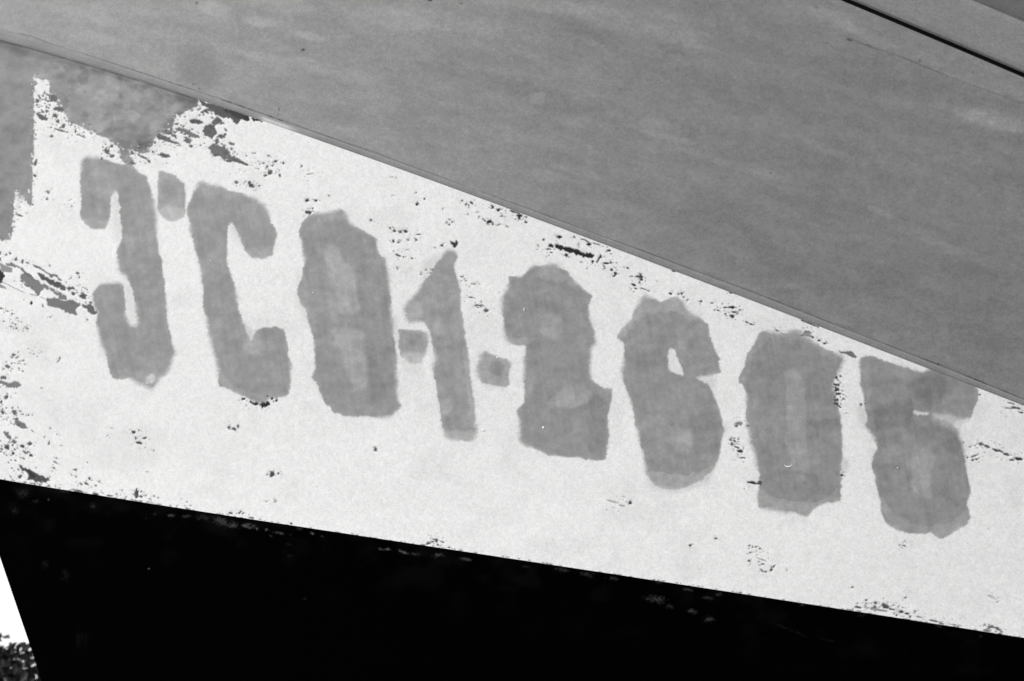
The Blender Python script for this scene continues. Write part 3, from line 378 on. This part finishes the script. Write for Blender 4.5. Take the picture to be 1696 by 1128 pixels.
# ------------------------------------------------------------------ materials
def L(nt, a, b): nt.links.new(a, b)
def paint_mat(name, attr=True, colour=.2, grain=.05, rough=.6, spec=.25, bump=.25, alpha=False, streak=(1, 1, 1)):
    m = bpy.data.materials.new(name); m.use_nodes = True; nt = m.node_tree; bs = nt.nodes['Principled BSDF']
    tc = nt.nodes.new('ShaderNodeTexCoord'); mp = nt.nodes.new('ShaderNodeMapping'); L(nt, tc.outputs['Object'], mp.inputs[0])
    mp.inputs['Rotation'].default_value = (0, R(16), 0); mp.inputs['Scale'].default_value = streak
    def noise(sc_, det=3, src=mp.outputs[0]):
        n = nt.nodes.new('ShaderNodeTexNoise'); n.inputs['Scale'].default_value = sc_; n.inputs['Detail'].default_value = det; L(nt, src, n.inputs['Vector']); return n.outputs['Fac']
    def math_(op, a, b):
        n = nt.nodes.new('ShaderNodeMath'); n.operation = op
        for i, v in enumerate((a, b)):
            if isinstance(v, (int, float)): n.inputs[i].default_value = v
            else: L(nt, v, n.inputs[i])
        return n.outputs[0]
    fine = noise(420, 2, tc.outputs['Object']); mid = noise(130, 3); big = noise(14, 5)
    f = math_('MULTIPLY', math_('SUBTRACT', fine, .5), grain * 6.0)
    f = math_('ADD', f, math_('MULTIPLY', math_('SUBTRACT', mid, .5), grain * 2.4)); f = math_('ADD', f, math_('MULTIPLY', math_('SUBTRACT', big, .5), grain * 1.0))
    f = math_('ADD', f, 1.0)
    if attr:
        at = nt.nodes.new('ShaderNodeAttribute'); at.attribute_name = 'paint'; sp = nt.nodes.new('ShaderNodeSeparateColor'); L(nt, at.outputs['Color'], sp.inputs[0])
        v = math_('MULTIPLY', f, sp.outputs[0])
    else: v = math_('MULTIPLY', f, colour)
    cb = nt.nodes.new('ShaderNodeCombineColor')
    for i in range(3): L(nt, v, cb.inputs[i])
    L(nt, cb.outputs[0], bs.inputs['Base Color'])
    rr = math_('ADD', math_('MULTIPLY', math_('SUBTRACT', mid, .5), .25), rough); L(nt, rr, bs.inputs['Roughness'])
    bs.inputs['Specular IOR Level'].default_value = spec
    bp = nt.nodes.new('ShaderNodeBump'); bp.inputs['Strength'].default_value = bump; bp.inputs['Distance'].default_value = .0012
    h = math_('ADD', math_('MULTIPLY', mid, .6), math_('MULTIPLY', big, 2.0))
    if attr: h = math_('SUBTRACT', h, math_('MULTIPLY', sp.outputs[1], .5))
    L(nt, h, bp.inputs['Height']); L(nt, bp.outputs[0], bs.inputs['Normal'])
    if alpha: L(nt, sp.outputs[2], bs.inputs['Alpha'])
    return m
M_low = paint_mat('flaking white hull paint', grain=.07, bump=.35)
M_up = paint_mat('grey topside paint with light falloff', grain=.10, bump=.3, streak=(.8, 1, 1.1))
M_bot = paint_mat('black bottom paint', grain=.12, rough=.95, spec=.0, bump=.2)
M_str = paint_mat('grey strake paint', attr=False, colour=.27, grain=.12, streak=(.5, 1, 1))
M_bul = paint_mat('grey bulwark paint darkened for shade', attr=False, colour=.20, grain=.10, streak=(.5, 1, 1))  # grey darkened to stand for the shade on the bulwark's leaning face
M_blk = paint_mat('black for seam shade and stems', attr=False, colour=.008, grain=.1, rough=.95, spec=0)
M_deck = paint_mat('worn deck paint', attr=False, colour=.25, grain=.1)
M_speck = paint_mat('fresh white spatter', attr=False, colour=.85, grain=.02)

# ------------------------------------------------------------------ mesh builders
def mesh_obj(name, V, F, mat, parent=None, paint=None, smooth=True):
    me = bpy.data.meshes.new(name); V = np.asarray(V, np.float32); F = np.asarray(F, np.int32)
    me.vertices.add(len(V)); me.vertices.foreach_set('co', V.ravel()); k = F.shape[1]
    me.loops.add(F.size); me.loops.foreach_set('vertex_index', F.ravel()); me.polygons.add(len(F))
    me.polygons.foreach_set('loop_start', np.arange(0, F.size, k, dtype=np.int32)); me.polygons.foreach_set('loop_total', np.full(len(F), k, np.int32))
    me.polygons.foreach_set('use_smooth', np.full(len(F), smooth)); me.update(calc_edges=True)
    if paint is not None:
        a = me.attributes.new('paint', 'FLOAT_COLOR', 'POINT'); c = np.ones((len(V), 4), np.float32)
        for i, p in enumerate(paint): c[:, i] = p
        a.data.foreach_set('color', c.ravel())
    me.materials.append(mat); o = bpy.data.objects.new(name, me); C.objects.link(o)
    if parent: o.parent = parent
    return o
def gridF(nr, nc, flip=False):
    i = np.arange(nr * nc).reshape(nr, nc); a, b, c, d = i[:-1, :-1], i[:-1, 1:], i[1:, 1:], i[1:, :-1]
    q = (a, d, c, b) if flip else (a, b, c, d); return np.stack([v.ravel() for v in q], 1)
boat = bpy.data.objects.new('fishing_boat', None); C.objects.link(boat)
boat['label'] = 'weathered boat hull, grey topside over a flaking white band with painted number, black bottom'; boat['category'] = 'boat'

XV0, XV1 = -1.02, 0.98     # stretch of hull in view
def columns(step, far=.03):
    a = np.linspace(0, 1, 24)[:-1]; return a, np.arange(XV0, XV1, step), np.linspace(XV1, XEND, int(.08 / far * 30))
def surf(bf, z0f, z1f, step, tt, off=0.0):
    """grid between two height curves, columns from the stem aft; returns X, Y, Z arrays"""
    a, mid, aft = columns(step); XX = []; ZZ = []; tt = np.asarray(tt)[:, None]
    s = np.zeros((len(tt), 1))
    x = np.full((len(tt), 1), XV0)
    xst = np.full((len(tt), 1), -1.0)
    for _ in range(25):
        z = z0f(xst) + tt * (z1f(xst) - z0f(xst)); xst = .5 * xst + .5 * xs(z)
    left = xst + (XV0 - xst) * a[None, :]
    X = np.maximum(np.concatenate([left, np.repeat(np.concatenate([mid, aft])[None, :], len(tt), 0)], 1), xst)
    Z = z0f(X) + tt * (z1f(X) - z0f(X)); Y = YC - bf(X, Z) - off
    return X, Y, Z
def fin(X, Y, Z): return np.stack([X.ravel(), Y.ravel(), Z.ravel()], 1)
def mirror(name, bf, z0f, z1f, tt, mat, val, **k):
    X, Y, Z = surf(bf, z0f, z1f, .08, tt); v = np.full(X.size, val)
    return mesh_obj(name, fin(X, 2 * YC - Y, Z), gridF(*X.shape, flip=True), mat, boat, (v, v * 0, v * 0 + 1))

# white lower side with its paint record
X, Y, Z = surf(base_b, zw, zk, .00118, np.linspace(0, 1, 520)); px, py = proj(X, Y, Z)
tn = sample(low.t, px, py); ch = sample(low.m, px, py)
ins = (px > -PAD + 3) & (px < 1696 + PAD - 3); tn = np.where(ins, tn, np.where((px < 0) & (py < 398), alb(149 + 20 * (fbm(X * 30 + 70, Z * 40 + 70, 4) - .5)), alb(WHITE))); ch = np.where(ins, ch, 0)
Y = Y + .0006 * ch
lower = mesh_obj('lower_side', fin(X, Y, Z), gridF(*X.shape), M_low, boat, (tn.ravel(), ch.ravel(), np.ones(X.size)))
# black bottom
def zkeel(x): return np.full_like(np.asarray(x, float), .10)
tt = 1 - np.concatenate([np.linspace(0, .16, 150), np.linspace(.16, 1, 90)[1:]])[::-1]
def zwt(x): return zw(x)
X, Y, Z = surf(bot_b, zkeel, zw, .0016, tt); px, py = proj(X, Y, Z)
tn = sample(bot.t, px, py); ins = (px > -PAD + 3) & (px < 1696 + PAD - 3) & (py < 1128 + PAD - 3); tn = np.where(ins, tn, alb(7))
mesh_obj('bottom', fin(X, Y, Z), gridF(*X.shape), M_bot, boat, (tn.ravel(), tn.ravel() * 0, np.ones(X.size)))
# grey upper side, a slight step in its skin below the strake
GAP = .0052
def ztop(x): return zs(x) - GAP * .5
X, Y, Z = surf(top_b, zk, ztop, .0021, np.linspace(0, 1, 330)); px, py = proj(X, Y, Z)
rl = np.interp(px, [1270,1405,1493,1551,1668,1760], [3,63,94,118.5,161,196]); st = ss(-9, 9, rl - py + 6 * (fbm(px / 20, py / 8, 3) - .5)) * ss(1180, 1400, px)
Y = Y - .0003 * st + .0015 * (fbm(X * 3.1 + 9, Z * 5 + 3, 19) - .5)
tn = sample(up.t, px, py); ch = sample(up.m, px, py); kf = ss(-PAD + 2, -PAD + 70, px) * ss(-PAD + 2, -PAD + 70, py) * ss(1696 + PAD - 2, 1696 + PAD - 70, px); tn = tn * kf + alb(152 + 12 * (fbm(X * 6 + 40, Z * 22 + 40, 21) - .5) - 12 * ss(.8, 1.3, X)) * (1 - kf); ch = ch * kf  # beyond the canvas the painted light falloff carries on aft
tn = tn * (1 + .09 * st)
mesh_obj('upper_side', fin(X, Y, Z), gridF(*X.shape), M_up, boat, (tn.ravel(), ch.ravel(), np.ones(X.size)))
# moulding along the knuckle
prof = np.linspace(0, 1, 15); X, Y, Z = surf(top_b, zk, zu, .0021, prof); px, py = proj(X, Y, Z)
Y = Y - (.0002 + .0008 * np.clip(np.minimum(prof / .2, (1 - prof) / .35), 0, 1))[:, None]
mt = alb(150 - 6 * ss(100, 1500, px) + 14 * (fbm(px / 30, py / 9, 33) - .5))  # weaker copy of the topside's painted light falloff
wh = ss(428, 440, px) * ss(500, 470, px) * ss(.75, .45, prof[:, None] + 0 * px); mt = mt * (1 - wh) + alb(215) * wh
wh2 = ss(400, 440, px) * ss(560, 440, px) * .3 * (1 - prof[:, None]); mt = mt * (1 - wh2) + alb(220) * wh2
mo = mesh_obj('knuckle_moulding', fin(X, Y, Z), gridF(*X.shape), M_up, boat, (mt.ravel(), mt.ravel() * 0, np.ones(X.size)))

# painted characters: thin coats lying on the white side
def ray_hit_grid(PX, PY):
    d = ray(PX.ravel(), PY.ravel()); t = np.full(len(d), 2.1)
    for _ in range(40):
        P = CAM + d * t[:, None]; t = t + .65 * ((YC - base_b(P[:, 0], P[:, 2])) - P[:, 1]) / d[:, 1]
    return CAM + d * t[:, None]
for name, label, (x0, y0, x1, y1), a in LET:
    st_ = 1.15; gx = np.arange(x0, x1 - 1, st_); gy = np.arange(y0, y1 - 1, st_); PX, PY = np.meshgrid(gx, gy)
    ix = PX - x0; iy = PY - y0; xi = ix.astype(int); yi = iy.astype(int); fx = ix - xi; fy = iy - yi
    f2 = lambda c: (c[yi, xi] * (1 - fx) + c[yi, np.minimum(xi + 1, c.shape[1] - 1)] * fx) * (1 - fy) + (c[np.minimum(yi + 1, c.shape[0] - 1), xi] * (1 - fx) + c[np.minimum(yi + 1, c.shape[0] - 1), np.minimum(xi + 1, c.shape[1] - 1)] * fx) * fy
    A = f2(a); TT = sample(low.t, PX, PY); G_ = sample(low.m, PX, PY)
    F = gridF(*PX.shape); keep = A.ravel()[F].max(1) > .3; F = F[keep][:, ::-1]
    used, inv = np.unique(F, return_inverse=True); F = inv.reshape(F.shape)
    P = ray_hit_grid(PX.ravel()[used], PY.ravel()[used]); P[:, 1] -= .00006
    o = mesh_obj(name, P, F, M_low, lower, (TT.ravel()[used], G_.ravel()[used], np.ones(len(used)))); o['label'] = label

# small bright spatters of fresh paint
spots = [(111/2.5636+780, 493/2.5636+400, 1.6, 1.6, 0), (307/2.5636+780, 790/2.5636+400, 2.0, 2.0, 0), (800, 713, 1.8, 2.2, 0), (868, 513, .9, 3.2, 0), (518, 485, 1.1, 1.1, 0), (349, 432, 1, 1, 0), (1486, 775, 1.0, 1.0, 0)]
for (x, y, rx, ry, an) in spots:
    th = np.linspace(0, 6.283, 11)[:-1]; r = 1 + .2 * (rng.random(10) - .5); P = ray_hit_grid(x + rx * r * np.cos(th), y + ry * r * np.sin(th)); c = P.mean(0); P[:, 1] -= .0009; c[1] -= .0016
    mesh_obj('paint_spatter', np.vstack([P, c]), [(i, 10, (i + 1) % 10) for i in range(10)], M_speck, lower)
th = np.linspace(R(15), R(165), 12); cx, cy = 1305, 768.5
ro = np.stack([cx + 6.4 * np.cos(th), cy + 5.4 * np.sin(th)], 1); ri = np.stack([cx + 5.8 * np.cos(th), cy + 4.8 * np.sin(th) - 1.2 * np.sin(th) ** 2], 1)
Pq = np.vstack([ro, ri]); P = ray_hit_grid(Pq[:, 0], Pq[:, 1]); P[:, 1] -= .0010
mesh_obj('paint_curl', P, [(i, i + 12, i + 13, i + 1) for i in range(11)], M_speck, lower)

# rubbing strake, a black strip for the shade in its seam, and the bulwark above
def strip(name, z0f, z1f, off, depth, mat, bf=top_b, step=.01, nr=8, extra=0.0):
    tt = np.linspace(0, 1, nr); X, Y, Z = surf(bf, z0f, z1f, step, tt, off)
    Y = Y - extra * tt[:, None] + .0006 * (fbm(X * 9, Z * 20, 22) - .5)
    r = .0006; lo = (X[0], Y[0] + r, Z[0] - 0 * r); X = np.vstack([X[:1], X[:1], X, X[-1:], X[-1:]])
    Y = np.vstack([Y[:1] + depth, Y[:1] + r, Y, Y[-1:] + r, Y[-1:] + depth]); Z = np.vstack([Z[:1] - r * .6, Z[:1] - r * .6, Z, Z[-1:] + r * .6, Z[-1:] + r * .6])
    return mesh_obj(name, fin(X, Y, Z), gridF(*X.shape), mat, boat)
z_a = lambda x: zs(x) + GAP * .5 + .0015
z_b = lambda x: zs(x) + STRAKE
z_c = lambda x: zs(x) + STRAKE + .0035
z_d = lambda x: zs(x) + STRAKE + .34
strip('rubbing_strake', z_a, z_b, .003, .03, M_str)
strip('bulwark', z_c, z_d, -.004, .04, M_bul, extra=.05)
X, Y, Z = surf(top_b, lambda x: zs(x) - .02, lambda x: zs(x) + STRAKE * .5, .02, np.linspace(0, 1, 5), -.0022)  # black strip added behind the gap so that its shade reads black
mesh_obj('seam_shade_strip', fin(X, Y, Z), gridF(*X.shape), M_blk, boat)
# far side of the hull, deck and transom
mirror('lower_side', base_b, zw, zk, np.linspace(0, 1, 12), M_low, float(alb(WHITE)))
mirror('bottom', bot_b, zkeel, zw, np.linspace(0, 1, 16), M_bot, float(alb(7)))
mirror('upper_side', top_b, zk, lambda x: z_d(x), np.linspace(0, 1, 14), M_up, float(alb(146)))
xx = np.linspace(-1.35, XEND, 60); hz = zs(xx) + .1; hb = np.maximum(top_b(xx, hz) - .045, 0)
V = np.vstack([np.stack([xx, YC - hb, hz], 1), np.stack([xx, YC + hb, hz], 1)]); n = len(xx)
mesh_obj('deck', V, [(i, i + 1, n + i + 1, n + i) for i in range(n - 1)], M_deck, boat)
zz = np.concatenate([np.linspace(.1, float(zw(XEND)), 10), np.linspace(float(zw(XEND)), float(zk(XEND)), 6)[1:], np.linspace(float(zk(XEND)), float(z_d(XEND)), 8)[1:]])
xe = np.full_like(zz, XEND); hb = np.where(zz < zw(xe), bot_b(xe, zz), top_b(xe, zz)); n = len(zz)
V = np.vstack([np.stack([xe, YC - hb, zz], 1), np.stack([xe, YC + hb, zz], 1)])
mesh_obj('transom', V, [(i, n + i, n + i + 1, i + 1) for i in range(n - 1)], M_deck, boat)

# ------------------------------------------------------------------ ground
def ground_mat():
    m = bpy.data.materials.new('trodden sand'); m.use_nodes = True; nt = m.node_tree; bs = nt.nodes['Principled BSDF']
    n = nt.nodes.new('ShaderNodeTexNoise'); n.inputs['Scale'].default_value = 3; n.inputs['Detail'].default_value = 8
    tc = nt.nodes.new('ShaderNodeTexCoord'); L(nt, tc.outputs['Object'], n.inputs['Vector'])
    cr = nt.nodes.new('ShaderNodeValToRGB'); cr.color_ramp.elements[0].position = .35; cr.color_ramp.elements[0].color = (.14, .14, .14, 1); cr.color_ramp.elements[1].position = .7; cr.color_ramp.elements[1].color = (.27, .27, .27, 1)
    L(nt, n.outputs['Fac'], cr.inputs[0]); L(nt, cr.outputs[0], bs.inputs['Base Color']); bs.inputs['Roughness'].default_value = .95
    bp = nt.nodes.new('ShaderNodeBump'); bp.inputs['Strength'].default_value = .6; L(nt, n.outputs['Fac'], bp.inputs['Height']); L(nt, bp.outputs[0], bs.inputs['Normal']); return m
g = np.concatenate([-np.geomspace(600, 3, 30), np.linspace(-2.8, 2.8, 40), np.geomspace(3, 600, 30)]); X, Y = np.meshgrid(g, g)
Z = .08 * (fbm(X * .9 + 50, Y * .9 + 50, 6) - .5); Z = np.where((np.abs(X) < 4) & (np.abs(Y) < 3), Z * .5, Z)
go = mesh_obj('ground', fin(X, Y, Z), gridF(*X.shape), ground_mat()); go['kind'] = 'structure'

# ------------------------------------------------------------------ bush beyond the bow
def leaf_mat():
    m = bpy.data.materials.new('bush leaf'); m.use_nodes = True; nt = m.node_tree; bs = nt.nodes['Principled BSDF']
    oi = nt.nodes.new('ShaderNodeTexNoise'); oi.inputs['Scale'].default_value = 9
    tc = nt.nodes.new('ShaderNodeTexCoord'); L(nt, tc.outputs['Object'], oi.inputs['Vector'])
    cr = nt.nodes.new('ShaderNodeValToRGB'); cr.color_ramp.elements[0].position = .35; cr.color_ramp.elements[0].color = (.012, .012, .012, 1); cr.color_ramp.elements[1].position = .7; cr.color_ramp.elements[1].color = (.05, .05, .05, 1)
    L(nt, oi.outputs['Fac'], cr.inputs[0]); L(nt, cr.outputs[0], bs.inputs['Base Color']); bs.inputs['Roughness'].default_value = .5; bs.inputs['Specular IOR Level'].default_value = .15
    return m
bush = bpy.data.objects.new('leafy_bush', None); C.objects.link(bush); bush.location = (-4.6, 9.2, 0)
bush['label'] = 'dark leafy bush with bright gaps behind the bow, lower left corner'; bush['category'] = 'bush'
rng = np.random.default_rng(21); N = 44000; lobes = [(.30, -.5, 1.22, .42), (.62, -.2, 1.50, .36), (.92, .1, 1.42, .40), (.45, .3, 1.40, .36), (.05, .1, 1.45, .38), (.75, -.6, 1.12, .45), (1.2, .2, 1.3, .4)] + [(rng.uniform(-1.7, 1.7), rng.uniform(-.9, .9), rng.uniform(.5, 1.35), rng.uniform(.32, .55)) for _ in range(60)]
li = rng.integers(0, len(lobes), N); lb = np.array(lobes)[li]; dv = rng.normal(size=(N, 3)); dv /= np.linalg.norm(dv, axis=1)[:, None]
pos = lb[:, :3] + dv * (lb[:, 3] * rng.random(N) ** .35)[:, None]; pos[:, 2] = np.abs(pos[:, 2])
a = rng.normal(size=(N, 3)); a /= np.linalg.norm(a, axis=1)[:, None]; q = rng.normal(size=(N, 3)); c = np.cross(a, q); c /= np.linalg.norm(c, axis=1)[:, None]; nn = np.cross(a, c)
ln = rng.uniform(.028, .05, N)[:, None]; wdt = ln * .5
V = np.stack([pos - a * ln, pos + c * wdt * 1.2 - a * ln * .1 + nn * ln * .15, pos + a * ln, pos - c * wdt * 1.2 - a * ln * .1 + nn * ln * .15], 1).reshape(-1, 3)
cr_ = mesh_obj('crown', V, np.arange(4 * N).reshape(N, 4), leaf_mat(), bush, smooth=False)
tv, tf = [], []
def tube(p0, p1, r0, r1):
    p0 = np.array(p0); p1 = np.array(p1); ax = p1 - p0; ax = ax / np.linalg.norm(ax); u = np.cross(ax, [0.3, .9, .1]); u /= np.linalg.norm(u); v = np.cross(ax, u); b = len(tv)
    for p, r in ((p0, r0), (p1, r1)):
        for k in range(6): tv.append(p + r * (math.cos(k * 1.0472) * u + math.sin(k * 1.0472) * v))
    for k in range(6): tf.append((b + k, b + (k + 1) % 6, b + 6 + (k + 1) % 6, b + 6 + k))
for l in lobes:
    s = (rng.uniform(-.25, .25), rng.uniform(-.2, .2), 0); mdl = (l[0] * .45, l[1] * .45, l[2] * .55); tube(s, mdl, .03, .02); tube(mdl, l[:3], .02, .008)
mesh_obj('stems', tv, tf, M_blk, bush)
